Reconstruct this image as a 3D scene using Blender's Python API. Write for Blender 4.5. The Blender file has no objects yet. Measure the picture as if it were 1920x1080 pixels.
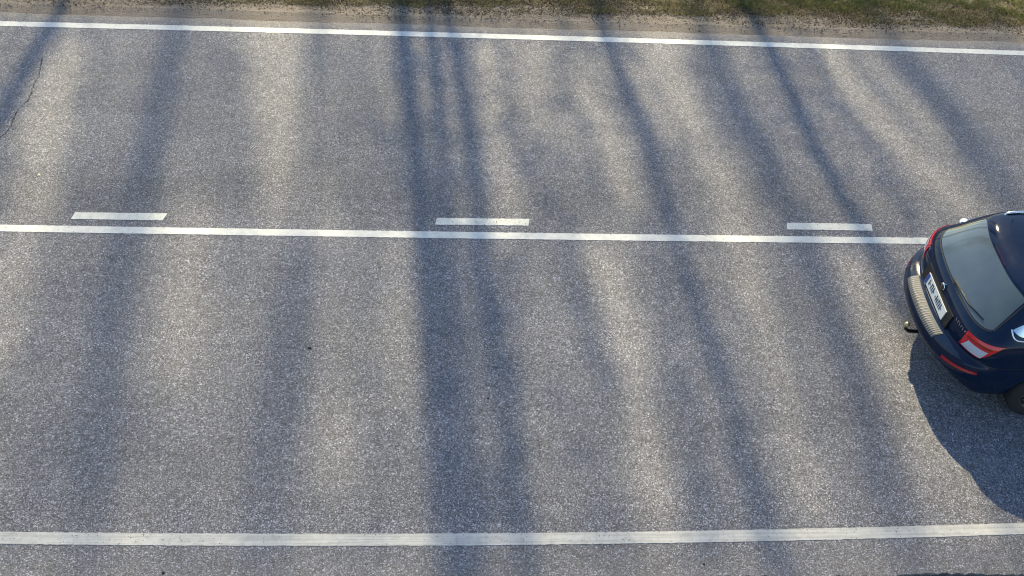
import bpy, bmesh, math, random
import numpy as np
from mathutils import Vector, Matrix

# ------------------------------------------------------------------ camera, sky, sun, exposure
SC = bpy.context.scene
CAMP = dict(f=2051.46, th=0.8316, roll=0.101, yaw=0.1229, H=8.6216)
X0, YM, LANE = -3.8203, 8.5871, 3.75          # first dash start, centre line, lane width (metres)

def cam_axes():
    th, ro, ya = CAMP['th'], CAMP['roll'], CAMP['yaw']
    f = Vector((math.sin(ya)*math.cos(th), math.cos(ya)*math.cos(th), -math.sin(th)))
    r = Vector((math.cos(ya), -math.sin(ya), 0)); u = r.cross(f)
    return r*math.cos(ro)+u*math.sin(ro), -r*math.sin(ro)+u*math.cos(ro), f
RA, UA, FA = cam_axes()
cam = bpy.data.objects.new('camera', bpy.data.cameras.new('camera'))
SC.collection.objects.link(cam)
m = Matrix(((RA.x, UA.x, -FA.x), (RA.y, UA.y, -FA.y), (RA.z, UA.z, -FA.z))).to_4x4()
m.translation = (0, 0, CAMP['H'])
cam.matrix_world = m
cam.data.sensor_width = 36; cam.data.lens = CAMP['f']*36/1920
cam.data.clip_start = 0.1; cam.data.clip_end = 3000
SC.camera = cam
SC.cycles.filter_width = 1.1

SUN_EL, SLOPE = math.radians(40), 0.095
SUN = Vector((-SLOPE, 1, 0)).normalized()*math.cos(SUN_EL) + Vector((0, 0, math.sin(SUN_EL)))
w = bpy.data.worlds.new('World'); SC.world = w; w.use_nodes = True
nt = w.node_tree; sky = nt.nodes.new('ShaderNodeTexSky'); sky.sky_type = 'NISHITA'
sky.sun_disc = False; sky.sun_elevation = SUN_EL; sky.sun_rotation = math.atan2(SUN.x, SUN.y)
sky.air_density = 1.3; sky.dust_density = 0.6; sky.ozone_density = 3.5
bg = nt.nodes['Background']; nt.links.new(sky.outputs[0], bg.inputs[0]); bg.inputs[1].default_value = 0.118
sl = bpy.data.lights.new('sun', 'SUN'); sl.energy = 5.0; sl.angle = math.radians(0.7); sl.color = (1, 0.86, 0.55)
so = bpy.data.objects.new('sun', sl); SC.collection.objects.link(so)
so.rotation_euler = (-SUN).to_track_quat('-Z', 'Y').to_euler(); so.location = (0, 30, 30)
SC.view_settings.view_transform = 'Standard'; SC.view_settings.look = 'None'
SC.view_settings.exposure = 1.0; SC.view_settings.gamma = 1

# ------------------------------------------------------------------ helpers
def ground(px, py, z=0.0):
    d = FA + RA*((px-960)/CAMP['f']) + UA*((540-py)/CAMP['f'])
    t = (z-CAMP['H'])/d.z
    return d.x*t, d.y*t

def link(name, me, mat=None, parent=None, smooth=False):
    o = bpy.data.objects.new(name, me); SC.collection.objects.link(o)
    if mat is not None and len(me.materials) == 0: me.materials.append(mat)
    if parent is not None: o.parent = parent
    if smooth:
        me.polygons.foreach_set('use_smooth', [True]*len(me.polygons))
    return o

def mesh(name, v, f, mat=None, parent=None, smooth=False):
    me = bpy.data.meshes.new(name); me.from_pydata([tuple(p) for p in v], [], f); me.update()
    return link(name, me, mat, parent, smooth)

def quads_mesh(name, P, n, mat, parent=None, cols=None):
    """P: (k*n,3) array, k polygons of n corners."""
    k = len(P)//n; me = bpy.data.meshes.new(name)
    me.vertices.add(k*n); me.vertices.foreach_set('co', P.astype(np.float32).ravel())
    me.loops.add(k*n); me.loops.foreach_set('vertex_index', np.arange(k*n, dtype=np.int32))
    me.polygons.add(k); me.polygons.foreach_set('loop_start', np.arange(0, k*n, n, dtype=np.int32))
    me.update(calc_edges=True)
    return link(name, me, mat, parent)

def thing(name, label, cat, loc=(0, 0, 0), group=None, rz=0):
    o = bpy.data.objects.new(name, None); SC.collection.objects.link(o)
    o.location = loc; o.rotation_euler.z = rz; tag(o, label, cat, group); return o
def tag(o, label, cat, group=None):
    o['label'] = label; o['category'] = cat
    if group: o['group'] = group
    return o
def kind(o, k): o['kind'] = k; return o

def mat(name, col=(.5, .5, .5), rough=.5, metal=0, coat=0, spec=.5, **k):
    M = bpy.data.materials.new(name); M.use_nodes = True
    b = M.node_tree.nodes['Principled BSDF']
    b.inputs['Base Color'].default_value = (*col, 1); b.inputs['Roughness'].default_value = rough
    b.inputs['Metallic'].default_value = metal; b.inputs['Coat Weight'].default_value = coat
    b.inputs['Coat Roughness'].default_value = 0.03; b.inputs['Specular IOR Level'].default_value = spec
    return M

class G:
    """tiny node-graph writer"""
    def __init__(s, M):
        s.t = M.node_tree; s.b = s.t.nodes['Principled BSDF']
        s.co = s.n('ShaderNodeTexCoord').outputs['Object']
        sp = s.n('ShaderNodeSeparateXYZ'); s.l(s.co, sp.inputs[0]); s.X, s.Y, s.Z = sp.outputs
    def n(s, t, **k):
        x = s.t.nodes.new(t)
        for a, v in k.items(): setattr(x, a, v)
        return x
    def l(s, a, b): s.t.links.new(a, b)
    def put(s, inp, v):
        if hasattr(v, 'is_output'): s.l(v, inp)
        else: inp.default_value = v
    def m(s, op, a, b=0.0, c=0.0, clamp=False):
        x = s.n('ShaderNodeMath', operation=op, use_clamp=clamp)
        for i, v in enumerate((a, b, c)): s.put(x.inputs[i], v)
        return x.outputs[0]
    def noise(s, sc, det=3, rough=.6, vec=None, out=0, dist=0):
        x = s.n('ShaderNodeTexNoise'); s.l(vec or s.co, x.inputs['Vector']); x.inputs['Scale'].default_value = sc
        x.inputs['Detail'].default_value = det; x.inputs['Roughness'].default_value = rough
        x.inputs['Distortion'].default_value = dist; return x.outputs[out]
    def vor(s, sc, vec=None, feat='F1', rnd=1.0):
        x = s.n('ShaderNodeTexVoronoi', feature=feat); s.l(vec or s.co, x.inputs['Vector'])
        x.inputs['Scale'].default_value = sc; x.inputs['Randomness'].default_value = rnd
        return x
    def ramp(s, f, stops, interp='LINEAR'):
        x = s.n('ShaderNodeValToRGB'); x.color_ramp.interpolation = interp; e = x.color_ramp.elements
        while len(e) < len(stops): e.new(0.5)
        for q, (p, c) in zip(e, stops):
            q.position = p; q.color = (c, c, c, 1) if not hasattr(c, '__len__') else (*c, 1)
        s.l(f, x.inputs[0]); return x.outputs[0]
    def mix(s, f, a, b, mode='MIX'):
        x = s.n('ShaderNodeMix', data_type='RGBA', blend_type=mode)
        s.put(x.inputs[0], f)
        for i, v in ((6, a), (7, b)):
            if isinstance(v, tuple): v = (*v, 1) if len(v) == 3 else v
            s.put(x.inputs[i], v)
        return x.outputs[2]
    def scale(s, sx, sy, sz=1):
        x = s.n('ShaderNodeMapping'); s.l(s.co, x.inputs[0]); x.inputs['Scale'].default_value = (sx, sy, sz); return x.outputs[0]
    def bump(s, h, strength, dist):
        x = s.n('ShaderNodeBump'); x.inputs['Strength'].default_value = strength; x.inputs['Distance'].default_value = dist
        s.l(h, x.inputs['Height']); s.l(x.outputs[0], s.b.inputs['Normal'])

def band(g, v, c, hw, soft):
    """1 inside |v-c|<hw fading over soft"""
    d = g.m('ABSOLUTE', g.m('SUBTRACT', v, c))
    x = g.n('ShaderNodeMapRange', interpolation_type='SMOOTHSTEP'); g.l(d, x.inputs[0])
    x.inputs[1].default_value = hw-soft; x.inputs[2].default_value = hw+soft; x.inputs[3].default_value = 1; x.inputs[4].default_value = 0
    return x.outputs[0]

# ------------------------------------------------------------------ materials of the road and the verge
def asphalt_mat():
    M = mat('asphalt', rough=.75, spec=.45); g = G(M)
    Yw = g.m('ADD', g.Y, g.m('MULTIPLY', g.m('SUBTRACT', g.noise(.9, 2, vec=g.scale(.35, 1)), .5), .5))
    # polished, stony wheel tracks
    coarse = g.m('MAXIMUM', band(g, Yw, 6.05, .55, .35), band(g, Yw, 7.95, .50, .35))
    coarse2 = g.m('MAXIMUM', band(g, Yw, 9.15, .40, .3), band(g, Yw, 11.1, .7, .45))
    allc = g.m('MAXIMUM', coarse, g.m('MULTIPLY', coarse2, .65))
    pits = band(g, Yw, 9.2, .45, .3)
    v1 = g.vor(92); v2 = g.vor(68); v3 = g.vor(104)
    def grey(v):
        s = g.n('ShaderNodeSeparateColor'); g.l(v.outputs['Color'], s.inputs[0]); return s.outputs
    c1, c2, c3 = grey(v1), grey(v2), grey(v3)
    stone = g.ramp(c1[0], [(0, .035), (.25, .085), (.55, .14), (.80, .22), (.93, .38), (1, .60)])
    stone2 = g.ramp(c2[1], [(0, .035), (.3, .10), (.7, .16), (.9, .26), (1, .48)])
    fine = g.ramp(c3[0], [(0, .03), (.2, .08), (.6, .15), (.85, .24), (1, .50)])
    body = g.mix(g.ramp(c2[2], [(.42, 0), (.5, 1)]), stone, stone2)
    body = g.mix(g.m('ADD', .18, g.m('MULTIPLY', allc, .55), clamp=True), fine, body)
    # binder showing between the stones
    gap = g.ramp(v1.outputs['Distance'], [(.45, 0), (.8, 1)])
    body = g.mix(g.m('MULTIPLY', gap, .38), body, (.05, .05, .052))
    # dark open pits near the middle of the road, scattered elsewhere
    pn = g.noise(75, 2, .6); pthr = g.m('SUBTRACT', .645, g.m('MULTIPLY', pits, .085))
    pm = g.m('MULTIPLY', g.m('SUBTRACT', pn, pthr), 16, clamp=True)
    body = g.mix(g.m('MULTIPLY', pm, .8), body, (.025, .025, .028))
    # hue of each stone
    hue = g.mix(c3[1], (.88, .925, 1.08), (1.03, .95, .99))
    body = g.mix(.9, body, hue, 'MULTIPLY')
    big = g.ramp(g.noise(.8, 5, .62, vec=g.scale(.5, 1)), [(.3, .86), (.7, 1.12)])
    mid = g.ramp(g.noise(9, 4, .65), [(.3, .86), (.7, 1.14)])
    body = g.mix(1, body, big, 'MULTIPLY'); body = g.mix(1, body, mid, 'MULTIPLY')
    # fine traffic streaks along the lane
    st = g.ramp(g.noise(7, 3, .6, vec=g.scale(.05, 1)), [(.3, .93), (.7, 1.06)])
    body = g.mix(1, body, st, 'MULTIPLY')
    # dust towards both edges of the asphalt
    dust = g.m('MAXIMUM', band(g, g.Y, 12.62, .17, .13), g.m('MULTIPLY', band(g, g.Y, 4.2, .5, .3), .35))
    body = g.mix(g.m('MULTIPLY', dust, .6), body, (.20, .175, .15))
    g.l(body, g.b.inputs['Base Color'])
    h = g.m('ADD', g.m('MULTIPLY', v1.outputs['Distance'], -.5), g.m('MULTIPLY', c1[0], .45))
    h = g.m('ADD', h, g.m('MULTIPLY', g.noise(55, 3, .7), 1.2))
    h = g.m('SUBTRACT', h, g.m('MULTIPLY', pm, .8))
    g.bump(h, .75, .007)
    g.l(g.ramp(c1[2], [(0, .55), (1, .9)]), g.b.inputs['Roughness'])
    return M

def paint_mat(name, col, wear=.0, streak=0):
    M = mat(name, rough=.6, spec=.4); g = G(M)
    n = g.ramp(g.noise(14, 4, .6), [(.3, .84), (.7, 1.07)])
    c = g.mix(1, (*col, 1), n, 'MULTIPLY')
    lines = g.ramp(g.noise(1, 4, .6, vec=g.scale(1.1, 48)), [(.42, .80), (.56, 1.0)])
    c = g.mix(streak, c, g.mix(1, c, lines, 'MULTIPLY'))
    cr = g.ramp(g.noise(1, 2, .5, vec=g.scale(26, 1.4)), [(.28, .72), (.34, 1.0)])
    c = g.mix(.5, c, g.mix(1, c, cr, 'MULTIPLY'))
    chip = g.m('MULTIPLY', g.m('SUBTRACT', g.m('ADD', g.noise(46, 3, .65), g.m('MULTIPLY', g.m('SUBTRACT', g.noise(3, 3), .5), .22)), .70-wear), 12, clamp=True)
    c = g.mix(chip, c, (.07, .07, .072))
    g.l(c, g.b.inputs['Base Color'])
    g.bump(g.m('ADD', g.noise(60, 3, .7), g.m('MULTIPLY', chip, -1)), .35, .003)
    return M

def shoulder_mat():
    """fine blown sand next to the asphalt, then gravel, then soil under the grass"""
    M = mat('shoulder_soil', rough=.95, spec=.2); g = G(M)
    Yj = g.m('ADD', g.Y, g.m('MULTIPLY', g.m('SUBTRACT', g.noise(2.2, 5, .65, vec=g.scale(.5, 1)), .5), .30))
    sand = g.mix(g.noise(120, 3, .7), (.15, .128, .108), (.25, .215, .178))
    sand = g.mix(1, sand, g.ramp(g.noise(5, 4, .6, vec=g.scale(.3, 2)), [(.3, .85), (.7, 1.1)]), 'MULTIPLY')
    v = g.vor(62); s = g.n('ShaderNodeSeparateColor'); g.l(v.outputs['Color'], s.inputs[0])
    grav = g.mix(g.m('MULTIPLY', s.outputs[1], .6), g.ramp(s.outputs[0], [(0, (.05, .045, .038)), (.5, (.13, .115, .09)), (.85, (.22, .19, .15)), (1, (.42, .38, .33))]), (.15, .13, .10))
    grav = g.mix(g.ramp(v.outputs['Distance'], [(.4, 0), (.8, .7)]), grav, (.03, .026, .02))
    soil = g.mix(g.ramp(g.noise(30, 5, .7), [(.35, 0), (.65, 1)]), (.035, .030, .016), (.22, .19, .105))
    def step(c, w):
        x = g.n('ShaderNodeMapRange', interpolation_type='SMOOTHSTEP'); g.l(Yj, x.inputs[0]); x.inputs[1].default_value = c-w; x.inputs[2].default_value = c+w
        return x.outputs[0]
    c = g.mix(step(12.86, .05), sand, g.mix(g.ramp(g.noise(9, 4, .7), [(.4, 0), (.6, 1)]), sand, grav))
    c = g.mix(g.m('MULTIPLY', step(13.15, .18), .85), c, soil)
    turf = g.mix(g.ramp(g.noise(1.3, 6, .7), [(.35, 0), (.65, 1)]), (.045, .060, .015), (.13, .12, .05))
    turf = g.mix(1, turf, g.ramp(g.noise(14, 4, .7), [(.3, .6), (.7, 1.3)]), 'MULTIPLY')
    c = g.mix(g.m('MAXIMUM', step(14.3, .7), g.m('SUBTRACT', 1, step(2.6, .5))), c, turf)
    g.l(c, g.b.inputs['Base Color'])
    h = g.m('ADD', g.m('MULTIPLY', g.noise(24, 5, .7), 1.0), g.m('MULTIPLY', v.outputs['Distance'], -.5))
    g.bump(h, .7, .015)
    return M

def varied(name, stops, sc=40, rough=.9, spec=.2, trans=0):
    M = mat(name, rough=rough, spec=spec); g = G(M)
    n = g.noise(sc, 2, .5); g.l(g.ramp(n, stops), g.b.inputs['Base Color'])
    return M

ASPH = asphalt_mat()
PAINT = paint_mat('road_paint', (.53, .525, .49), wear=.06)
PAINT_EDGE = paint_mat('worn_road_paint', (.43, .42, .395), wear=.08, streak=.9)
SOIL = shoulder_mat()
CRACK = mat('crack_dark', (.045, .045, .048), .95, spec=.1)  # dark tone of the cracks in the asphalt

# ------------------------------------------------------------------ ground and road
rng = np.random.default_rng(4)
def strip(name, edgeA, edgeB, z0, z1, mt, jitter=.0, seed=0, parent=None):
    """solid strip between two polylines (same point count), top at z1"""
    r = np.random.default_rng(seed); n = len(edgeA)
    a = [(x, y + r.normal(0, jitter), z1) for x, y in edgeA]; b = [(x, y + r.normal(0, jitter), z1) for x, y in edgeB]
    v = a + b + [(x, y, z0) for x, y, _ in a] + [(x, y, z0) for x, y, _ in b]
    f = [(i, i+1, n+i+1, n+i) for i in range(n-1)]
    f += [(i+1, i, 2*n+i, 2*n+i+1) for i in range(n-1)] + [(n+i, n+i+1, 3*n+i+1, 3*n+i) for i in range(n-1)]
    f += [(0, n, 3*n, 2*n), (n-1, 2*n+n-1, 3*n+n-1, n+n-1)]
    return mesh(name, v, f, mt, parent)

YE0, YE1 = 4.425, 12.57            # asphalt edges
xs = np.arange(-60, 60.01, .04)
r1 = np.random.default_rng(2)
def rough_line(y, amp, n, fine=.006):
    a = np.interp(np.arange(n), np.arange(0, n, 9), r1.normal(0, amp, len(np.arange(0, n, 9))))
    return y + a + r1.normal(0, fine, n)
ya, yb = rough_line(YE0, .010, len(xs), .006), rough_line(YE1, .010, len(xs), .003)
road = strip('road', list(zip(xs, yb)), list(zip(xs, ya)), -.10, 0.0, ASPH); kind(road, 'structure')

# verge / far ground, one sheet to the horizon with a slightly lower level than the road
def zg(x, y):
    if y > YE1: return -.012 - .0*(y) if y < 13.1 else -.012 - .10*min(1, (y-13.1)/3) 
    if y < YE0: return -.03 - .35*min(1, (YE0-y)/4)
    return -.06
gy = [-400, -60, -20, -6, 0, 2, 3, 3.6, 4.1, 4.36, YE0+.08, 6, 9, 12, YE1-.1, YE1-.03, 12.8, 13, 13.2, 13.5, 14, 15, 17, 20, 30, 60, 120, 500]
gx = [-500, -150, -60, -30, -15, -10, -7, -4, -2, 0, 2, 4, 7, 10, 15, 30, 60, 150, 500]
gv = [(x, y, zg(x, y) if not (YE0+.07 < y < YE1-.05) else -.06) for y in gy for x in gx]
nx = len(gx)
gf = [(j*nx+i, j*nx+i+1, (j+1)*nx+i+1, (j+1)*nx+i) for j in range(len(gy)-1) for i in range(nx-1)]
kind(mesh('ground', gv, gf, SOIL), 'structure')

# ---- painted lines: real 3 mm thick strips with slightly ragged edges
def poly_y(pts):                     # gentle bow of the line as surveyed
    P = sorted(ground(*p) for p in pts); X = [p[0] for p in P]; Y = [p[1] for p in P]
    c = np.polyfit(X, Y, 2)
    return lambda x: np.where(x < X[0], np.polyval(c, X[0]), np.where(x > X[-1], np.polyval(c, X[-1]), np.polyval(c, x)))
LX = np.arange(-40, 40.01, .03)
def line(name, pts, width, mt, seed, label):
    fy = poly_y(pts); y = fy(LX)
    return kind(strip(name, list(zip(LX, y+width/2)), list(zip(LX, y-width/2)), -.001, .004, mt, .0016, seed), 'structure')
line('edge_line', [(0, 44.5), (500, 57), (970, 69), (1400, 83), (1820, 97), (1920, 99.5)], .106, PAINT, 1, '')
line('centre_line', [(0, 428), (340, 432.7), (700, 439.7), (1100, 443.5), (1440, 449.2), (1735, 451.7)], .101, PAINT, 2, '')
line('edge_line', [(0, 1009), (200, 1010), (860, 1012), (1060, 1010.5), (1500, 1002), (1720, 996.3), (1920, 991.7)], .117, PAINT_EDGE, 3, '')

def dash(tl, tr, br, bl, seed):
    c = [ground(*p) for p in (tl, tr, br, bl)]; r = np.random.default_rng(seed); n = 44
    top = [(c[0][0]+(c[1][0]-c[0][0])*t, c[0][1]+(c[1][1]-c[0][1])*t) for t in np.linspace(0, 1, n)]
    bot = [(c[3][0]+(c[2][0]-c[3][0])*t, c[3][1]+(c[2][1]-c[3][1])*t) for t in np.linspace(0, 1, n)]
    return kind(strip('centre_dash', top, bot, -.001, .005, paint_mat('dash_paint', (.54, .53, .475), wear=.09), .0018, seed), 'structure')
d = [dash((141, 398.5), (314, 400.5), (305, 413.5), (132.5, 411), 11),
     dash((819, 409), (993, 411), (990.5, 423.5), (816, 421.5), 12),
     dash((1476, 418), (1633.5, 420.5), (1636, 433), (1475, 430.5), 13)]
for k in (-3, -2, -1, 3, 4, 5):
    x = X0+4*k; c = [(x, YM+.205), (x+1, YM+.205), (x+1, YM+.105), (x, YM+.105)]
    o = strip('centre_dash', [(c[0][0], c[0][1]), (c[1][0], c[1][1])], [(c[3][0], c[3][1]), (c[2][0], c[2][1])], -.001, .005, PAINT, 0, 0); kind(o, 'structure')

# ---- cracks in the surface
def crack(pts, wd, seed, sub=6):
    P = [ground(*p) for p in pts]; r = np.random.default_rng(seed); Q = []
    for (x0, y0), (x1, y1) in zip(P[:-1], P[1:]):
        for t in np.linspace(0, 1, sub, endpoint=False):
            Q.append((x0+(x1-x0)*t+r.normal(0, .006), y0+(y1-y0)*t+r.normal(0, .004)))
    Q.append(P[-1]); v = []; f = []
    for i, (x, y) in enumerate(Q):
        a = Q[min(i+1, len(Q)-1)]; b = Q[max(i-1, 0)]; dx, dy = a[0]-b[0], a[1]-b[1]; L = math.hypot(dx, dy) or 1
        h = wd*(.25+abs(r.normal(0, .55)))*(0.3 if i in (0, len(Q)-1) else 1)
        v += [(x-dy/L*h, y+dx/L*h, .0015), (x+dy/L*h, y-dx/L*h, .0015)]
        if i: f.append((2*i-2, 2*i-1, 2*i+1, 2*i))
    return kind(mesh('crack', v, f, CRACK, road), 'structure')
crack([(79, 108), (76, 126), (73, 145), (63, 160), (60, 172), (50, 190), (32, 208), (25, 225), (22, 236), (8, 252), (-6, 262), (-14, 280), (-40, 330)], .0065, 5)
crack([(915, 688), (925, 689), (934, 688)], .006, 6, 3)
crack([(937, 688), (946, 688.5)], .005, 7, 3)
crack([(255, 202), (268, 203)], .003, 8, 3)
crack([(190, 95), (203, 108)], .003, 9, 3)
crack([(1040, 686), (1100, 684)], .0022, 10, 4)

# ------------------------------------------------------------------ verge: stones, litter, grass
def scatter(n, x0, x1, yfun, seed):
    r = np.random.default_rng(seed); x = r.uniform(x0, x1, n); y = yfun(x, r.random(n), r)
    return x, y, r
def zgv(y): return np.where(y < 13.1, -.012, -.012-.10*np.minimum(1, (y-13.1)/3))
# grass boundary measured along the verge: farther from the road on the left, closer on the right
GB = np.interp
bx = [-9, -5, -1.5, 0.5, 2.5, 4.5, 6.5, 12]; by = [13.02, 12.98, 12.96, 12.95, 12.97, 12.97, 12.93, 12.90]; gb = [14.2, 14.0, 13.6, 13.38, 13.28, 13.26, 13.14, 13.10]
GREEN = varied('green_grass', [(.3, (.045, .070, .012)), (.5, (.16, .19, .04)), (.7, (.32, .32, .10))], 14)
DRYG = varied('dry_grass', [(.3, (.07, .06, .02)), (.5, (.20, .17, .06)), (.7, (.36, .31, .14))], 25)
LITT = varied('litter_brown', [(.3, (.012, .009, .006)), (.48, (.035, .024, .014)), (.6, (.12, .085, .045)), (.75, (.30, .25, .15))], 60)
STONE = varied('gravel_grey', [(.3, (.06, .055, .05)), (.5, (.15, .135, .12)), (.7, (.30, .27, .23)), (.8, (.5, .47, .42))], 50)
def blades(name, n, seed, ymin_off, spread, h0, h1, mt, lean=.6, patch=2.2, keep=.5, xw=(-9, 12), by=by):
    r = np.random.default_rng(seed); x = r.uniform(*xw, n); y = np.interp(x, bx, by)+ymin_off+np.abs(r.normal(0, spread, n))
    # clumps
    ph = np.sin(x*3.1+np.sin(y*7))*np.sin(y*9+x*1.7)+.6*np.sin(x*11+2)*np.sin(y*17+x*3)+r.normal(0, .4, n)+ (y-np.interp(x, bx, by)-ymin_off)*patch
    k = ph > keep; x, y = x[k], y[k]; n = len(x)
    z = zgv(y); a = r.uniform(0, 2*np.pi, n); h = r.uniform(h0, h1, n); wd = r.uniform(.0015, .004, n)
    l = h*r.uniform(.2, lean, n); t = a+r.normal(0, .5, n)
    B = np.stack([x, y, z], 1); S = np.stack([np.cos(a), np.sin(a), 0*a], 1)*wd[:, None]
    T = B+np.stack([-np.sin(t)*l, np.cos(t)*l, h], 1)
    P = np.stack([B-S, B+S, T], 1).reshape(-1, 3)
    return kind(tagfree(quads_mesh(name, P, 3, mt)), 'stuff')
def tagfree(o): return o
o = blades('grass', 120000, 21, .16, .75, .02, .07, GREEN, .9, 2.6, .60, (-9, 12), [q-.16 for q in gb]); tag(o, 'green grass growing along the far top edge of the verge', 'grass')
o = blades('dry_grass', 150000, 22, .02, .40, .010, .035, DRYG, 1.8, 1.6, .45); tag(o, 'short yellowed dry grass between the gravel and the green verge', 'dry grass')
def chips(name, n, seed, off, spread, s0, s1, mt, keep, zup=.004, both=False):
    r = np.random.default_rng(seed); x = r.uniform(-9, 12, n)
    y = np.interp(x, bx, by)+off+r.normal(0, spread, n)
    ph = np.sin(x*2.3+3*np.sin(y*5))*np.sin(y*13+x)+r.normal(0, .5, n)+(y-np.interp(x, bx, by))*2.0
    k = (ph > keep) & (y > YE1+.06); x, y = x[k], y[k]; n = len(x)
    a = r.uniform(0, 2*np.pi, n); s = r.uniform(s0, s1, n)*r.uniform(.5, 1, n); q = s*r.uniform(.3, .8, n); z = zgv(y)+zup*r.random(n)+.002
    ca, sa = np.cos(a), np.sin(a); C = np.stack([x, y, z], 1)
    U = np.stack([ca*s, sa*s, r.normal(0, .35, n)*s], 1); V = np.stack([-sa*q, ca*q, r.normal(0, .35, n)*q], 1)
    P = np.stack([C-U, C-V*.9, C+U, C+V], 1); P[:, :, 2] += np.maximum(0, (zgv(y)+.001)[:, None]-P[:, :, 2].min(1, keepdims=True)); P = P.reshape(-1, 3)
    return kind(quads_mesh(name, P, 4, mt), 'stuff')
o = chips('leaf_litter', 110000, 31, .30, .28, .005, .018, LITT, .0, .012); 
tag(o, 'brown dead leaves and twigs strewn over the verge', 'leaf litter')
def pebbles(name, n, seed, yf, s0, s1, mt):
    r = np.random.default_rng(seed); x = r.uniform(-9, 12, n); y = yf(x, r); s = r.uniform(s0, s1, n)
    base = np.array([[1, 0, 0], [0, 1, 0], [-1, 0, 0], [0, -1, 0], [0, 0, .7]]); tri = np.array([[0, 1, 4], [1, 2, 4], [2, 3, 4], [3, 0, 4]])
    a = r.uniform(0, 6.28, n); ca, sa = np.cos(a), np.sin(a); sc = r.uniform(.6, 1.2, (n, 3))*s[:, None]
    V = base[None]*sc[:, None, :]; R = np.stack([V[..., 0]*ca[:, None]-V[..., 1]*sa[:, None], V[..., 0]*sa[:, None]+V[..., 1]*ca[:, None], V[..., 2]], -1)
    R += np.stack([x, y, np.where(y < YE1-.02, np.where(y < YE0, -.03, 0.0), zgv(y))], 1)[:, None, :]
    return kind(quads_mesh(name, R[:, tri].reshape(-1, 3), 3, mt), 'stuff')
o = pebbles('gravel', 16000, 41, lambda x, r: np.interp(x, bx, by)+.05+r.normal(0, .20, len(x)), .003, .010, STONE); tag(o, 'loose grey gravel on the sandy shoulder', 'gravel')
o = pebbles('gravel', 1500, 42, lambda x, r: YE1+.03+r.normal(0, .025, len(x)), .0025, .006, STONE); tag(o, 'fine pale grit along the far edge of the asphalt', 'gravel')
o = pebbles('gravel', 9000, 43, lambda x, r: YE0-.02-np.abs(r.normal(0, .12, len(x))), .005, .016, varied('gravel_dark', [(.3, (.02, .02, .02)), (.55, (.08, .075, .07)), (.75, (.3, .28, .26))], 50)); tag(o, 'dark broken gravel under the near edge of the asphalt', 'gravel')

o = pebbles('clods', 16000, 44, lambda x, r: np.maximum(YE1+.12, np.interp(x, bx, by)+.16+r.normal(0, .17, len(x))), .004, .013, varied('clod_dark', [(.3, (.015, .011, .008)), (.6, (.05, .038, .025)), (.75, (.14, .11, .08))], 50)); tag(o, 'dark crumbs of earth between the gravel and the grass', 'earth')
# single scraps lying on the road
def scrap(name, px, py, size, col, label, cat, flat=.4, seed=0, elong=1.0, yaw=0, z0=0.0):
    r = random.Random(seed); bm = bmesh.new(); bmesh.ops.create_icosphere(bm, subdivisions=2, radius=1)
    for v in bm.verts:
        k = 1+r.uniform(-.18, .18); v.co = Vector((v.co.x*size*elong*k, v.co.y*size*k, max(v.co.z, -.4)*size*flat*k))
    me = bpy.data.meshes.new(name); bm.to_mesh(me); bm.free()
    x, y = ground(px, py); o = link(name, me, varied(name+'_mat', [(.3, tuple(c*.7 for c in col)), (.7, tuple(min(1, c*1.3) for c in col))], 80))
    o.location = (x, y, z0+.4*size*flat); o.rotation_euler.z = yaw; tag(o, label, cat); return o
scrap('asphalt_chip', 580.5, 653, .016, (.012, .012, .013), 'small black chip lying alone in the near lane left of the dark shadow', 'chip', .35, 1, 1.2)
scrap('pebble', 915, 747, .011, (.02, .02, .022), 'tiny dark pebble on the asphalt just right of the double dark shadow', 'pebble', .6, 2)
scrap('fallen_leaf', 73, 327, .010, (.55, .50, .16), 'tiny yellow leaf on the far lane near the left end', 'leaf', .12, 3, 1.5, .3)
scrap('twig', 1312, 57, .007, (.03, .02, .016), 'short dark twig on the sand strip beyond the far edge line', 'twig', .8, 4, 4.4, -.05, -.012)
scrap('berry', 1725, 75, .008, (.10, .012, .018), 'small dark red berry on the sand strip near the right corner', 'berry', .9, 5, 1, 0, -.012)
scrap('pebble', 50, 617, .010, (.6, .6, .58), 'small white pebble in the near lane at the left end', 'pebble', .5, 6)
scrap('pebble', 306, 1074, .014, (.03, .03, .03), 'dark pebble on the near shoulder at the bottom left', 'pebble', .6, 7)
scrap('pebble', 1320, 1058, .012, (.025, .025, .025), 'dark pebble on the near shoulder under the bottom edge line', 'pebble', .5, 8, .8)

# ------------------------------------------------------------------ the trees beyond the verge (their shadows lie on the road)
BARK = varied('pine_bark', [(.3, (.06, .035, .02)), (.7, (.20, .11, .06))], 6)
BIRCH = varied('birch_bark', [(.35, (.03, .03, .03)), (.42, (.45, .43, .40)), (.7, (.6, .58, .55))], 5)
LEAF = varied('tree_foliage', [(.3, (.02, .04, .01)), (.7, (.06, .10, .025))], 2)
TANE = math.tan(SUN_EL)
def lift(gx, gy, Yt):               # where the sun ray through ground point (gx, gy) meets the plane Y = Yt
    dy = Yt-gy; return gx-SLOPE*dy, dy*TANE/math.sqrt(1+SLOPE**2)

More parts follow.
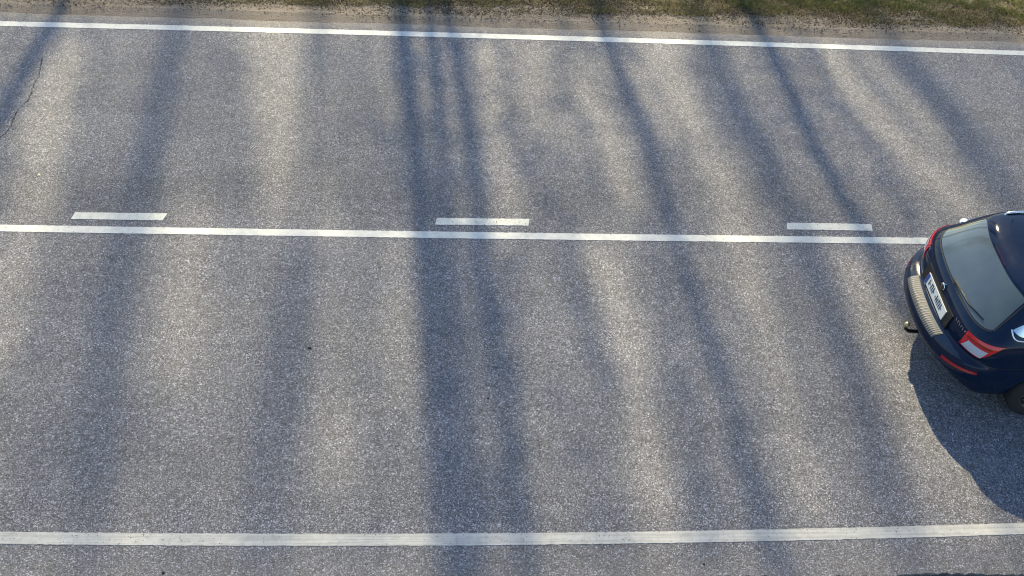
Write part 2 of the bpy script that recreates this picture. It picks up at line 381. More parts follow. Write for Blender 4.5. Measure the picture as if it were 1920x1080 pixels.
def tube(pts, radii, seg=8):
    v = []; f = []
    for i, (p, r) in enumerate(zip(pts, radii)):
        a = Vector(pts[min(i+1, len(pts)-1)])-Vector(pts[max(i-1, 0)]); a.normalize()
        s = a.orthogonal().normalized() if i == 0 else (s-a*s.dot(a)).normalized()
        t = a.cross(s)
        for k in range(seg):
            q = Vector(p)+(s*math.cos(2*math.pi*k/seg)+t*math.sin(2*math.pi*k/seg))*r; v.append(tuple(q))
        if i:
            for k in range(seg):
                f.append(((i-1)*seg+k, (i-1)*seg+(k+1) % seg, i*seg+(k+1) % seg, i*seg+k))
    f.append(tuple(range(seg))[::-1]); f.append(tuple((len(pts)-1)*seg+k for k in range(seg)))
    return v, f
def join(parts):
    V = []; F = []
    for v, f in parts:
        o = len(V); V += v; F += [tuple(i+o for i in q) for q in f]
    return V, F

# shadow courses on the road, as photo polylines: (points, trunk diameter, plane distance Yt, bark, label)
TRUNKS = [
 ([(752, 0), (762, 150), (785, 300), (797, 480), (812, 650), (828, 900), (842, 1080)], .18, 26, 'p', 'thick pine whose trunk throws the darker left shadow of the double band'),
 ([(806, 0), (824, 200), (838, 400), (850, 600), (868, 800), (890, 1080)], .13, 26, 'p', 'straight pine standing just right of the thick pine'),
 ([(845, 60), (872, 200), (893, 330), (899, 420), (908, 550), (940, 700), (965, 850), (988, 1080)], .13, 25, 'b', 'crooked birch right of the pair of pines'),
 ([(1120, 0), (1145, 90), (1185, 200), (1235, 320), (1275, 470), (1330, 640), (1380, 800), (1420, 930), (1462, 1080)], .125, 26, 'p', 'slender pine across from the gap between the middle and right dash'),
 ([(1390, 0), (1440, 80), (1490, 190), (1540, 300), (1592, 390), (1640, 470), (1690, 570), (1760, 720)], .14, 24, 'b', 'leaning birch across from the right dash'),
 ([(95, 55), (60, 110), (20, 185), (-30, 270), (-80, 360)], .14, 25, 'b', 'strongly leaning birch at the left end of the row'),
 ([(330, 60), (300, 220), (255, 400), (228, 520), (192, 700), (165, 900), (150, 1080)], .15, 38, 'b', 'thin birch across from the left dash'),
 ([(1500, 440), (1530, 480), (1575, 600), (1620, 740), (1670, 900), (1720, 1080)], .15, 36, 'p', 'thin dark pine behind the leaning birch'),
 ([(560, 560), (535, 740), (505, 950), (495, 1080)], .12, 40, 'b', 'thinnest birch farther back left of the pines'),
 ([(1700, 110), (1800, 240), (1900, 390), (2000, 560)], .12, 37, 'b', 'thin birch at the right end of the row'),
]
# soft shade from the leaves: photo polylines (points, half width px, strength); negative = a gap that lets the sun in
SHADE = [
 ([(752, 0), (785, 300), (800, 500), (822, 800), (842, 1080)], 26, .50),
 ([(800, 360), (840, 600), (875, 850), (895, 1080)], 48, .50),
 ([(806, 0), (830, 300), (850, 600)], 18, .35),
 ([(860, 60), (890, 300), (905, 520), (950, 740), (988, 1080)], 28, .5),
 ([(1130, 0), (1200, 230), (1275, 470), (1380, 800), (1462, 1080)], 26, .40),
 ([(1215, 430), (1290, 700), (1330, 900), (1360, 1080)], 26, .30),
 ([(1400, 0), (1490, 190), (1592, 390), (1690, 570)], 24, .45),
 ([(95, 55), (20, 185), (-80, 360)], 30, .5),
 ([(340, 60), (290, 250), (240, 460), (195, 700), (165, 950)], 60, .36),
 ([(175, 60), (150, 300), (120, 480), (70, 700), (30, 1080)], 34, .30),
 ([(440, 150), (452, 300), (445, 430), (430, 560)], 40, .30),
 ([(735, 300), (700, 480), (665, 660), (640, 760)], 36, .30),
 ([(570, 560), (535, 740), (495, 1080)], 50, .32),
 ([(960, 240), (1010, 340), (1060, 460), (1110, 640), (1150, 760)], 34, .38),
 ([(940, 480), (965, 640), (990, 760)], 22, .25),
 ([(1310, 160), (1420, 290), (1500, 440), (1560, 580), (1640, 800), (1700, 1000)], 40, .45),
 ([(1690, 110), (1800, 240), (1900, 380)], 34, .45),
 ([(1640, 90), (1730, 190), (1830, 330)], 20, .30),
 ([(1530, 100), (1590, 210), (1660, 320), (1720, 430)], 20, .45), ([(1605, 110), (1660, 190), (1750, 290), (1830, 380)], 14, .35), ([(1320, 90), (1370, 190), (1440, 280)], 18, .3),
 ([(1060, 40), (1070, 160), (1120, 290), (1160, 400)], 26, .25),
 ([(610, 60), (640, 250), (655, 420)], 36, .2),
 ([(680, 60), (700, 200), (712, 330)], 22, .2),
 ([(1240, 720), (1290, 900), (1320, 1080)], 36, .25),
 ([(1090, 760), (1120, 950), (1130, 1080)], 44, .22),
 ([(670, 760), (690, 900), (700, 1080)], 40, .2),
 ([(300, 780), (330, 950), (340, 1080)], 50, .18),
 ([(1420, 480), (1470, 640), (1540, 860)], 22, .25),
 ([(1900, 60), (1990, 260)], 50, .3),
 ([(505, 60), (515, 180), (520, 300), (520, 420)], 48, -.42), ([(500, 90), (515, 200)], 36, -.3),
 ([(130, 120), (90, 250), (60, 400)], 44, -.5), ([(1240, 90), (1285, 190), (1330, 290), (1380, 400)], 24, -.75), ([(1175, 120), (1215, 190), (1260, 270)], 14, -.4), ([(1400, 450), (1450, 600)], 24, -.4),
 ([(1562, 100), (1610, 190), (1690, 275), (1790, 375), (1840, 430)], 20, -.85), ([(1640, 120), (1720, 215), (1810, 340)], 15, -.55), ([(1090, 180), (1150, 300), (1180, 400)], 26, -.42), ([(575, 180), (590, 300), (600, 440)], 36, -.25),
 ([(1130, 500), (1190, 680), (1230, 900), (1250, 1000)], 36, -.42), ([(625, 560), (640, 760), (640, 980)], 44, -.35), ([(740, 480), (752, 640), (762, 820)], 22, -.35),
 ([(1000, 80), (1005, 240)], 30, -.25), ([(360, 440), (340, 620), (325, 760)], 50, -.35), ([(1370, 420), (1430, 600), (1500, 800), (1540, 980)], 26, -.40), ([(1720, 700), (1780, 850), (1820, 1000)], 50, -.6),
 ([(1600, 520), (1660, 700), (1720, 860)], 30, -.35), ([(910, 100), (930, 260), (960, 420)], 20, -.3), ([(30, 480), (-10, 700)], 40, -.3),
 ([(1260, 40), (1300, 10)], 60, -.5), ([(520, 40), (680, 40)], 40, -.5),
]
def seg_dist(px, py, pts):
    d = np.full(px.shape, 1e9)
    for (x0, y0), (x1, y1) in zip(pts[:-1], pts[1:]):
        L = (x1-x0)**2+(y1-y0)**2; t = np.clip(((px-x0)*(x1-x0)+(py-y0)*(y1-y0))/L, 0, 1)
        d = np.minimum(d, np.hypot(px-x0-t*(x1-x0), py-y0-t*(y1-y0)))
    return d
def shade_at(px, py):
    s = np.full(px.shape, .44)
    for pts, w_, k in SHADE:
        s = s + (k*1.2 if k < 0 else k)*np.exp(-(seg_dist(px, py, pts)/w_)**2)
    return np.clip(s, .02, 1.1)
def build_trees():
    f, H = CAMP['f'], CAMP['H']; r = np.random.default_rng(77); roots = []
    for pts, dia, Yt, bk, lab in TRUNKS:
        G_ = sorted([ground(*p) for p in pts], key=lambda g: -g[1])      # far (low on the trunk) first
        P = []
        for gx, gy in G_:
            x, h = lift(gx, gy, Yt); P.append((x, Yt, h))
        # carry on down to the ground and up to the top
        (xa, _, ha), (xb, _, hb) = P[0], P[min(2, len(P)-1)]; s0 = (xb-xa)/(hb-ha)
        down = [(xa-s0*(ha-h)*.55, Yt, h) for h in np.linspace(0, ha*.9, 7)]; down[0] = (down[0][0], Yt, -.15)
        (xc, _, hc), (xd, _, hd) = P[-2], P[-1]; s1 = (xd-xc)/(hd-hc)
        top = hd+3.5; up = [(xd+s1*(h-hd)*.6, Yt, h) for h in (hd+1.2, hd+2.4, top)]
        allp = down+P+up; hm = (P[0][2]+P[-1][2])/2
        rad = [max(.025, dia/2*(1+(hm-p[2])*.032)) if p[2] < hd+.1 else dia/2*max(.15, (top-p[2])/(top-hd)*.7) for p in allp]
        base = (allp[0][0], Yt, zgf(Yt))
        name = 'pine_tree' if bk == 'p' else 'birch_tree'
        root = thing(name, lab, 'tree', base)
        loc = [tuple(Vector(p)-Vector(base)) for p in allp]
        parts = [tube(loc, rad, 10)]
        for k in range(15):          # limbs
            h = r.uniform(hm-4.5, top-.5); i = min(range(len(allp)), key=lambda q: abs(allp[q][2]-h)); p = loc[i]
            x = np.interp(h, [q[2] for q in allp], [q[0] for q in allp])-base[0]; a = r.uniform(0, 6.28); L = r.uniform(.8, 2.0)
            p0 = Vector((x, 0, h-base[2])); dv = Vector((math.cos(a), math.sin(a), r.uniform(.1, .7)))*L
            parts.append(tube([tuple(p0), tuple(p0+dv*.5+Vector((0, 0, -.05))), tuple(p0+dv)], [.016, .012, .006], 5))
        v, fc = join(parts); mesh('trunk', v, fc, BARK if bk == 'p' else BIRCH, root, True)
        roots.append((root, base, Yt, allp))
    # leaves, twig by twig: ground point -> ray to the sun -> a height inside the crowns
    N = 260000
    x = r.uniform(-7.2, 8.5, N); y = r.uniform(3.2, 14.6, N)
    d = np.stack([x, y, np.full(N, -H)], 1); R_, U_, F_ = [np.array(q) for q in (RA, UA, FA)]
    z = d@F_; px = 960+f*(d@R_)/z; py = 540-f*(d@U_)/z
    # leaf clusters are drawn out along the ray plane, like hanging twigs
    K = 1
    keep = r.random(N) < shade_at(px, py)*np.where(y > 12.5, .65, 1)
    x, y = x[keep], y[keep]; n = len(x)
    own = r.integers(0, len(roots), n)
    X = np.zeros(n); Y = np.zeros(n); Zh = np.zeros(n)
    treeY = np.array([t[2] for t in roots]); treeX = np.array([np.interp(15, [q[2] for q in t[3]], [q[0] for q in t[3]]) for t in roots])
    # choose the nearest tree across the ray, with some spread
    cand = np.abs((x[:, None]-SLOPE*(treeY[None]-y[:, None]))-treeX[None])+r.normal(0, .55, (n, len(roots)))**2
    own = cand.argmin(1); yt = treeY[own]+r.normal(0, .75, n)
    X = x-SLOPE*(yt-y); Y = yt; Zh = (yt-y)*TANE/math.sqrt(1+SLOPE**2)
    s = r.uniform(.020, .042, n); C = np.stack([X, Y, Zh], 1)
    def rv(): 
        q = r.normal(0, 1, (n, 3)); return q/np.linalg.norm(q, axis=1, keepdims=True)
    U = rv(); V = np.cross(U, rv()); V /= np.linalg.norm(V, axis=1, keepdims=True)+1e-9
    P = np.stack([C-U*s[:, None], C-V*s[:, None]*.62, C+U*s[:, None], C+V*s[:, None]*.62], 1)
    for i, (root, base, Yt, allp) in enumerate(roots):
        k = own == i
        if k.any(): quads_mesh('crown', (P[k]-np.array(base)).reshape(-1, 3), 4, LEAF, root)
def zgf(y): return float(zgv(np.array([y]))[0])
build_trees()

# ------------------------------------------------------------------ the car (x forward from the rear bumper, y to the left, z up)
LV = np.array([(.18,.20,.35,.78,2.6,4.45,.5),(.30,.06,.46,.86,2.6,4.58,.5),(.42,.01,.49,.893,2.6,4.64,.5),(.55,0,.50,.905,2.6,4.66,.5),(.64,.005,.495,.907,2.6,4.64,.5),
 (.69,.03,.47,.905,2.6,4.62,.5),(.715,.12,.39,.902,2.6,4.60,.5),(.74,.16,.36,.90,2.7,4.56,.5),(.85,.175,.36,.897,2.8,4.30,.6),(.94,.19,.36,.888,2.8,3.85,.6),(1.0,.22,.36,.87,2.8,3.45,.5),
 (1.04,.26,.36,.845,2.8,3.15,.45),(1.12,.34,.35,.80,2.8,3.0,.45),(1.25,.46,.34,.738,2.8,2.76,.42),(1.36,.57,.33,.68,2.8,2.5,.4),(1.41,.64,.33,.64,2.8,2.3,.4),(1.445,.74,.35,.56,2.8,2.1,.4),(1.462,.95,.3,.40,2.6,1.95,.4),(1.468,1.2,.2,.2,2.4,1.8,.3)])
LV[:, 3] *= .945; LV[2:8, 2] += .07; LV[2:8, 4] = 2.35; LV[8:11, 2] += .03; LV[1, 1] = .24; LV[0, 1] = .36; LV[2, 1] = .10
def lev(z):
    zs = LV[:, 0]; z = min(max(z, zs[0]), zs[-1]); i = int(min(max(np.searchsorted(zs, z)-1, 0), len(zs)-2))
    h = zs[i+1]-zs[i]; t = (z-zs[i])/h; D = lambda k: (LV[k+1]-LV[k])/(zs[k+1]-zs[k])
    def sl(k):
        if k == 0: return D(0)
        if k == len(zs)-1: return D(len(zs)-2)
        a, b = D(k-1), D(k); return np.where(a*b > 0, 2*a*b/np.where(np.abs(a+b) < 1e-9, 1, a+b), 0)
    return LV[i]*(2*t**3-3*t*t+1)+sl(i)*h*(t**3-2*t*t+t)+LV[i+1]*(-2*t**3+3*t*t)+sl(i+1)*h*(t**3-t*t)
def surf(u, z):
    s = 1 if u >= 0 else -1; u = abs(u); _, xr, c, w_, n, xf, cf = lev(z); e = 2/n
    if u <= 1:
        th = u*math.pi/2; y = w_*max(math.sin(th), 0)**e; x = xr+c*(1-max(math.cos(th), 0)**e)
    elif u <= 2: y = w_; x = xr+c+(u-1)*(xf-cf-xr-c)
    else:
        th = (3-u)*math.pi/2; e = 2/2.4; y = w_*max(math.sin(th), 0)**e; x = xf-cf*(1-max(math.cos(th), 0)**e)
    return Vector((x, y*s, z))
def nrm(u, z):
    d = .002; a = surf(u+d, z)-surf(u-d, z); b = surf(u, min(z+d, 1.468))-surf(u, max(z-d, .18)); n = a.cross(b)
    n.normalize(); p = surf(u, z)
    if n.dot(Vector((p.x-2.2, p.y, (p.z-.75)*1.5))) < 0: n = -n
    return n
def patch(name, ufun, z0, z1, nu, nz, off, mt, parent, thick=.006):
    """raised shell that follows the bodywork; ufun(t, s) -> u, s runs 0..1 from z0 to z1"""
    top = []; bot = []
    for j in range(nz+1):
        s = j/nz
        for i in range(nu+1):
            t = i/nu; zz = (z0(t) if callable(z0) else z0)*(1-s)+(z1(t) if callable(z1) else z1)*s
            u = ufun(t, s); p = surf(u, zz); n = nrm(u, zz); top.append(p+n*off); bot.append(p+n*(off-thick))
    N = nu+1; M_ = len(top); f = []
    for j in range(nz):
        for i in range(nu):
            a = j*N+i; f.append((a, a+1, a+N+1, a+N)); f.append((M_+a, M_+a+N, M_+a+N+1, M_+a+1))
    ring = [i for i in range(N)]+[j*N+nu for j in range(1, nz+1)]+[nz*N+i for i in range(nu-1, -1, -1)]+[j*N for j in range(nz-1, 0, -1)]
    for a, b in zip(ring, ring[1:]+ring[:1]): f.append((a, M_+a, M_+b, b))
    o = mesh(name, top+bot, f, mt, parent); me = o.data
    bm = bmesh.new(); bm.from_mesh(me); bmesh.ops.recalc_face_normals(bm, faces=bm.faces); bm.to_mesh(me); bm.free()
    sm = [len(p.vertices) == 4 for p in me.polygons]; k = 2*nu*nz
    me.polygons.foreach_set('use_smooth', [i < k for i in range(len(me.polygons))])
    try: me.set_sharp_from_angle(angle=math.radians(50))
    except Exception: pass
    return o
def lathe_y(prof, seg=40):           # revolve (r, y) about the Y axis
    v = []; f = []; n = len(prof)
    for k in range(seg):
        a = 2*math.pi*k/seg
        for r, y in prof: v.append((r*math.cos(a), y, r*math.sin(a)))
    for k in range(seg):
        q = (k+1) % seg
        for i in range(n-1): f.append((k*n+i, k*n+i+1, q*n+i+1, q*n+i))
    return v, f
def box(c, s, bev=0):
    bm = bmesh.new(); bmesh.ops.create_cube(bm, size=1)
    for v in bm.verts: v.co = Vector((v.co.x*s[0]+c[0], v.co.y*s[1]+c[1], v.co.z*s[2]+c[2]))
    if bev: bmesh.ops.bevel(bm, geom=bm.edges[:], offset=bev, segments=2, affect='EDGES')
    bm.verts.index_update(); r = ([tuple(v.co) for v in bm.verts], [tuple(v.index for v in q.verts) for q in bm.faces]); bm.free(); return r

PAINTC = mat('navy_paint', (.003, .011, .034), .5, .0, .55, .0)
GLASS = mat('dark_glass', (.012, .017, .019), .04, 0, 1.0, .8)
RGLASS = mat('dusty_sky_toned_glass', (.045, .062, .064), .10, 0, 1.0, .5)  # base colour paled to stand in for reflected sky, besides dust
def grime(M, c, amt, lo, hi, sc=3):
    g = G(M); b = tuple(g.b.inputs['Base Color'].default_value)[:3]
    f = g.ramp(g.noise(sc, 6, .65), [(lo, 0), (hi, 1)]); g.l(g.mix(g.m('MULTIPLY', f, amt), b, c), g.b.inputs['Base Color'])
    g.l(g.m('ADD', g.b.inputs['Coat Roughness'].default_value, g.m('MULTIPLY', f, .12)), g.b.inputs['Coat Roughness'])
grime(PAINTC, (.10, .09, .08), .07, .4, .75, 5); grime(RGLASS, (.16, .17, .16), .28, .3, .75, 2.2)
BLACK = mat('black_plastic', (.010, .010, .011), .5)
CHROME = mat('chrome', (.75, .76, .78), .09, 1)
ALU = mat('rail_aluminium', (.72, .74, .76), .25, 1)
RED = mat('red_lens', (.60, .003, .012), .25, 0, .6)
REDD = mat('dark_red_lens', (.22, .004, .008), .2, 0, 1)
CLEAR = mat('clear_lens', (.42, .45, .52), .15, 0, 1)
RUB = mat('tyre_rubber', (.012, .012, .012), .8)
PLW = mat('plate_white', (.62, .64, .64), .35); PLB = mat('plate_blue', (.02, .05, .30), .4); PLK = mat('plate_black', (.03, .03, .05), .5)
RIB = mat('brushed_steel', (.05, .05, .052), .55, .1)
RIBL = mat('rib_steel', (.14, .145, .16), .6, .1)
RIMM = mat('rim_alloy', (.10, .105, .11), .35, .8)
QG = mat('quarter_glass_reflection', (.50, .54, .56), .12, 1)  # pale mirror metal instead of glass, imitating a bright reflection
TAN = mat('hitch_steel', (.40, .33, .18), .4, .5)

def build_car():
    car = thing('car', 'dark navy blue estate car driving out of the right edge of the picture', 'car', (4.935, 7.015, 0))
    # --- body: stacked outlines
    zs = [.18, .22, .26, .30, .36, .42, .48, .55, .60, .64, .665, .69, .703, .715, .727, .74, .77, .81, .85, .89, .92, .94, .97, 1.0, 1.02, 1.04, 1.08, 1.12, 1.18, 1.25, 1.31, 1.36, 1.385, 1.41, 1.43, 1.445, 1.455, 1.462, 1.468]
    us = list(np.linspace(0, 1, 19))+list(np.linspace(1, 2, 34))[1:]+list(np.linspace(2, 3, 15))[1:]
    ring = us+[-u for u in us[-2:0:-1]]; n = len(ring); v = []; f = []
    for z in zs: v += [tuple(surf(u, z)) for u in ring]
    for j in range(len(zs)-1):
        for i in range(n): f.append((j*n+i, j*n+(i+1) % n, (j+1)*n+(i+1) % n, (j+1)*n+i))
    f.append(tuple(range(n))[::-1]); f.append(tuple((len(zs)-1)*n+i for i in range(n)))
    body = mesh('body', v, f, PAINTC, car)
    bm = bmesh.new(); bm.from_mesh(body.data); bmesh.ops.recalc_face_normals(bm, faces=bm.faces); bm.to_mesh(body.data); bm.free()
    # wheel arches cut out
    cuts = []
    for wx in (1.14, 3.69):
        for s in (1, -1):
            vv, ff = lathe_y([(0.0001, s*.66), (.345, s*.66), (.345, s*1.1), (0.0001, s*1.1)], 36)
            c = mesh('cutter', [(a+wx, b, d_+.33) for a, b, d_ in vv], ff, BLACK); c.parent = car
            bm = bmesh.new(); bm.from_mesh(c.data); bmesh.ops.remove_doubles(bm, verts=bm.verts, dist=.001); bmesh.ops.recalc_face_normals(bm, faces=bm.faces); bm.to_mesh(c.data); bm.free()
            md = body.modifiers.new('arch', 'BOOLEAN'); md.object = c; md.operation = 'DIFFERENCE'; md.solver = 'EXACT'; cuts.append(c)
    bpy.context.view_layer.update()
    dg = bpy.context.evaluated_depsgraph_get(); me = bpy.data.meshes.new_from_object(body.evaluated_get(dg))
    body.modifiers.clear(); body.data = me
    for c in cuts: bpy.data.objects.remove(c)
    me.polygons.foreach_set('use_smooth', [True]*len(me.polygons)); me.set_sharp_from_angle(angle=math.radians(38))
    # --- tailgate seam, bumper seam (thin dark lines proud of the paint)
    def ribbon(name, pts, wd, mt, parent, off=.0015):
        v = []; f = []
        for i, (u, z) in enumerate(pts):
            a = pts[min(i+1, len(pts)-1)]; b = pts[max(i-1, 0)]
            d_ = (surf(*a)-surf(*b)).normalized(); nn = nrm(u, z); s = d_.cross(nn).normalized()*wd/2; p = surf(u, z)+nn*off
            v += [p-s, p+s]
            if i: f.append((2*i-2, 2*i-1, 2*i+1, 2*i))
        return mesh(name, v, f, mt, parent)
    L = np.linspace
    ribbon('bumper_seam', [(u, .728) for u in L(-1.15, 1.15, 80)], .006, BLACK, body)
    for s in (1, -1):
        ribbon('tailgate_seam', [(s*(.50), z) for z in L(.74, .98, 14)], .006, BLACK, body)
        for ud, zt in ((1.34, 1.34), (1.62, 1.34)):
            pass
        ribbon('door_seam', [(s*1.66, z) for z in L(.30, 1.36, 40)], .006, BLACK, body)
        ribbon('door_seam', [(s*1.995, z) for z in L(.30, 1.0, 30)], .006, BLACK, body)
    # --- glass
    rw = patch('rear_window', lambda t, s: (-.60+1.20*t)*(1-.04*s), lambda t: 1.045-.03*math.cos(math.pi*(t-.5))*0+.035*abs(2*t-1)**6, lambda t: 1.372-.02*abs(2*t-1)**8, 40, 14, .004, RGLASS, car)
    ribbon('rubber_edge', [(u, 1.036+.035*abs(u/.6)**6) for u in L(-.6, .6, 40)], .016, BLACK, rw, .003)
    for s in (1, -1):
        ribbon('rubber_edge', [(s*(.615), z) for z in L(1.075, 1.35, 14)], .018, BLACK, rw, .003)
    wv, wf = tube([tuple(surf(.0, 1.05)+nrm(0, 1.05)*.025), tuple(surf(-.20, 1.066)+nrm(-.20, 1.07)*.020), tuple(surf(-.42, 1.085)+nrm(-.42, 1.085)*.015)], [.012, .008, .006], 8)
    mesh('wiper', wv, wf, BLACK, rw, True)
    for s in (1, -1):
        patch('quarter_window', lambda t, q, s=s: s*(.80+(.50)*t)*1.0, lambda t: 1.145-.055*min(1, t*2.2), lambda t: 1.155+.19*min(1, t*1.7)**.8, 16, 8, .004, QG, car)
        patch('door_window', lambda t, q, s=s: s*(1.335+.31*t), 1.075, 1.345, 10, 8, .004, GLASS, car)
        patch('door_window', lambda t, q, s=s: s*(1.67+.31*t), 1.07, lambda t: 1.345-.12*t**2, 10, 8, .004, GLASS, car)
        tp = [(u, 1.062+.085*max(0, (1.02-u)/.24)**1.5) for u in L(.78, 1.98, 70)]
        tv, tf = tube([tuple(surf(s*u, z)+nrm(s*u, z)*.003) for u, z in tp], [.010]*70, 8); mesh('window_trim', tv, tf, CHROME, car, True)
        # lamps wrapping the rear corners
        lamp = patch('tail_light', lambda t, q, s=s: s*(.400+t*(.50+.02*q)), lambda t: .780+.03*t+.19*max(0, (t-.55)/.45)**1.3, lambda t: .955+.050*t, 30, 8, .007, RED, car, .012)
        patch('reversing_lens', lambda t, q, s=s: s*(.425+.29*t+.05*q), lambda t: .800+.02*t, lambda t: .900+.012*t, 10, 4, .011, CLEAR, lamp, .006)
        patch('lens_band', lambda t, q, s=s: s*(.43+.36*t), lambda t: .918+.015*t, lambda t: .935+.022*t, 12, 2, .010, REDD, lamp, .004)
        patch('rear_reflector', lambda t, q, s=s: s*(.44+.38*t), lambda t: .575+.03*t, lambda t: .615+.022*t, 14, 3, .005, REDD if s > 0 else mat('reflector_red', (.35, .006, .01), .2, 0, 1), car)
        patch('headlight', lambda t, q, s=s: s*(2.52+.35*t), .64, .74, 12, 4, .006, CLEAR, car)
        # door handles
        for u in (1.55, 1.90):
            p = surf(s*u, .90); hv, hf = box((p.x, p.y+s*.018, p.z), (.19, .030, .028), .008); mesh('door_handle', hv, hf, PAINTC, car, True)
        # mirrors
        mv, mf = box((2.95, s*.99, 1.06), (.11, .20, .15), .03); mi = mesh('side_mirror', mv, mf, PAINTC, car, True)
        av, af = box((2.96, s*.88, 1.01), (.05, .10, .03), .008); mesh('mirror_arm', av, af, BLACK, mi, True)
        # roof rails
        rp = []
        for k, t in enumerate(L(0, 1, 26)):
            x = .80+1.50*t; h = 1.415+.048*math.sin(math.pi*min(1, max(0, t)))**.3 if 0 < t < 1 else 1.38
            rp.append((x, s*(.575+.01*math.sin(math.pi*t))*.96, h))
        rv_, rf = tube(rp, [.013]*26, 10); mesh('roof_rail', rv_, rf, ALU, car, True)
    patch('windscreen', lambda t, q: 2.28+1.44*t if 2.28+1.44*t <= 3 else -(6-(2.28+1.44*t)), 1.05, 1.36, 40, 10, .004, GLASS, car)
    patch('grille', lambda t, q: 2.72+.56*t if 2.72+.56*t <= 3 else -(6-(2.72+.56*t)), .46, .66, 24, 5, .004, BLACK, car)
    hv_ = (Vector((-.45, -.62, .64)).normalized()+SUN).normalized()  # added chrome dome on the left pillar, turned to catch the sun glint
    cap = bmesh.new(); bmesh.ops.create_uvsphere(cap, u_segments=48, v_segments=32, radius=1)
    rot = hv_.to_track_quat('Z', 'Y').to_matrix(); q0 = surf(.86, 1.13)+nrm(.86, 1.13)*.004
    for vv_ in cap.verts: vv_.co = rot@Vector((vv_.co.x*.042, vv_.co.y*.042, vv_.co.z*.011))+q0
    me3 = bpy.data.meshes.new('glint_dome'); cap.to_mesh(me3); cap.free(); link('glint_dome', me3, mat('glint_chrome', (.9, .9, .9), .30, 1), car, True)
    # --- spoiler over the rear window
    spo = patch('roof_spoiler', lambda t, q: -.62+1.24*t, lambda t: 1.385, lambda t: 1.447, 40, 6, .010, PAINTC, car, .03)
    bv, bf = box((surf(0, 1.388).x-.008, 0, 1.392), (.012, .26, .010), .003); mesh('brake_light', bv, bf, mat('brake_lens', (.05, .003, .004), .3), spo)
    # --- ribbed loading sill on top of the bumper
    sill = patch('bumper_sill_plate', lambda t, q: -.275+.52*t, .655, .712, 60, 5, .005, RIB, car)
    k_ = 27
    for i in range(k_):
        u = -.262+.495*i/(k_-1)
        ribbon('rib', [(u, z) for z in L(.662, .709, 6)], .010, RIBL, sill, .0075)
    # --- number plate in the tailgate, with its band and characters
    nb = Vector((-1, 0, .13)).normalized(); up = Vector((.13, 0, 1)).normalized(); px0 = surf(0, .81).x-.012
    def slab(name, y0, y1, h0, h1, d_, mt, parent):
        c = Vector((px0, 0, .755)); P = []
        for dd in (0, d_):
            for (yy, hh) in ((y0, h0), (y1, h0), (y1, h1), (y0, h1)): P.append(c+Vector((0, yy, 0))+up*hh+nb*dd)
        return mesh(name, P, [(0, 1, 2, 3), (7, 6, 5, 4), (0, 4, 5, 1), (1, 5, 6, 2), (2, 6, 7, 3), (3, 7, 4, 0)], mt, parent)
    slab('plate_recess', .36, -.36, -.012, .165, -.03, BLACK, body)
    pl = slab('number_plate', .262, -.262, .0, .118, .010, PLW, car)
    slab('euro_band', .258, .218, .004, .112, .0125, PLB, pl)
    r = random.Random(3); yy = .185
    for k in range(7):               # blurred, unreadable characters
        if k == 3: slab('character', yy-.008, yy-.028, .052, .064, .0125, PLK, pl); yy -= .042; continue
        slab('character', yy, yy-.010, .030, .100, .0125, PLK, pl); slab('character', yy-.010, yy-.036, .088 if k % 2 else .058, .100 if k % 2 else .068, .0125, PLK, pl)
        if k in (1, 4, 5): slab('character', yy-.030, yy-.040, .030, .090, .0127, PLK, pl)
        yy -= .058
    # --- round emblem, chrome letters of the badges
    ev, ef = lathe_y([(.0001, 0), (.034, 0), (.040, -.004), (.040, -.010), (.0001, -.010)], 28)
    p = surf(0, .955); em = mesh('emblem', [(p.x-.002+b, a, p.z+c) for a, b, c in ev], ef, CHROME, car, True)
    ev, ef = lathe_y([(.0001, 0), (.029, 0), (.029, -.004), (.0001, -.004)], 24)
    mesh('emblem_centre', [(p.x-.0135+b, a, p.z+c) for a, b, c in ev], ef, BLACK, em, True)
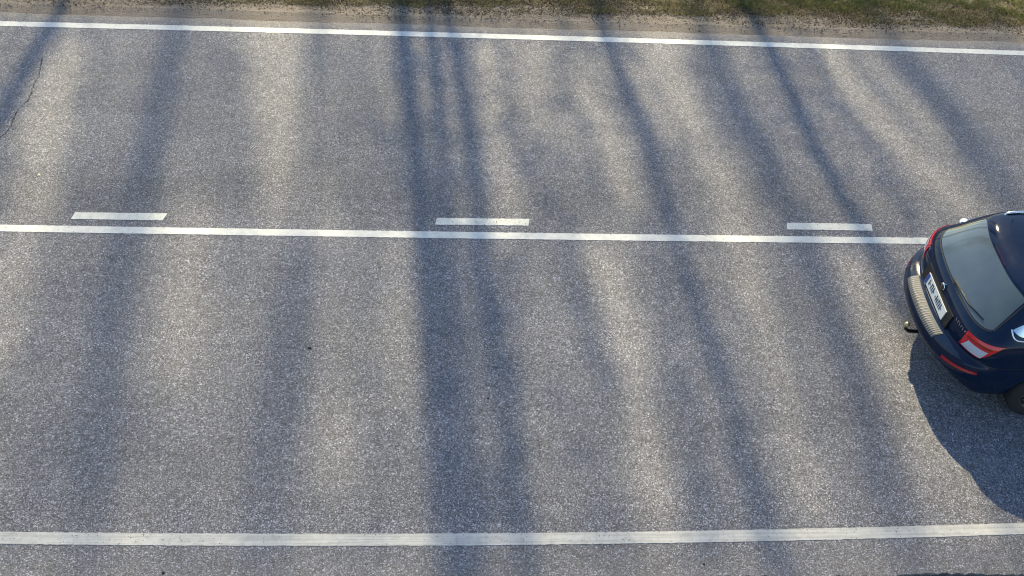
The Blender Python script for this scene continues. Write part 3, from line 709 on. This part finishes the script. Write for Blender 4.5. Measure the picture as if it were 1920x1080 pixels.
    for y0, nlet in ((-.40, 7), (.66, 5)):
        bd = []
        for k in range(nlet):
            yk = y0-.031*k; u0 = min(L(0, .99, 200), key=lambda u: abs(surf(u, .93).y-abs(yk)))*(1 if yk > 0 else -1); q = surf(u0, .93); nn = nrm(u0, .93)
            c = q+nn*.003; bd.append(box(tuple(c), (.006, .008, .026))); c2 = c+Vector((0, -.008, .010 if k % 2 else -.010)); bd.append(box(tuple(c2), (.006, .012, .006)))
        vv, ff = join(bd); mesh('badge', vv, ff, CHROME, car)
    # --- tow hitch
    hv, hf = tube([(.45, 0, .27), (.20, 0, .26), (.07, 0, .27), (.025, 0, .31), (.025, 0, .35)], [.022, .020, .020, .017, .015], 12)
    hi = mesh('tow_hitch', hv, hf, BLACK, car, True)
    bm = bmesh.new(); bmesh.ops.create_uvsphere(bm, u_segments=20, v_segments=12, radius=.030)
    me2 = bpy.data.meshes.new('hitch_ball'); bm.to_mesh(me2); bm.free(); ob = link('hitch_ball', me2, TAN, hi, True); ob.location = (.025, 0, .372)
    # --- wheels
    for wx in (1.14, 3.69):
        for s in (1, -1):
            tv, tf = lathe_y([(.205, -.10), (.215, -.105), (.29, -.108), (.312, -.095), (.32, -.06), (.32, .06), (.312, .095), (.29, .108), (.215, .105), (.205, .10), (.205, -.10)], 48)
            wh = bpy.data.objects.new('wheel', None); SC.collection.objects.link(wh); wh.parent = car; wh.location = (wx, s*.775, .32)
            mesh('tyre', tv, tf, RUB, wh, True)
            parts = [lathe_y([(.205, -.10), (.205, .10), (.192, .095), (.185, 0), (.192, -.095), (.205, -.10)], 40), lathe_y([(.0001, s*.075), (.045, s*.075), (.05, s*.02), (.0001, s*.02)], 24)]
            for k in range(5):
                a = 2*math.pi*k/5
                for da in (-.10, .10):
                    p0 = (.03*math.cos(a+da), s*.058, .03*math.sin(a+da)); p1 = (.194*math.cos(a+da*1.3), s*.078, .194*math.sin(a+da*1.3))
                    parts.append(tube([p0, p1], [.018, .014], 6))
            vv, ff = join(parts); mesh('rim', vv, ff, RIMM, wh, True)
            dv, df = lathe_y([(.0001, s*.0), (.14, s*.0), (.14, s*.02), (.0001, s*.02)], 30); mesh('brake_disc', dv, df, RIB, wh)
    # underside shell so that no light leaks under the sills
    uv, uf = box((2.55, 0, .235), (3.6, 1.15, .10), .02); mesh('underbody', uv, uf, BLACK, car)
    return car
CAR = build_car()
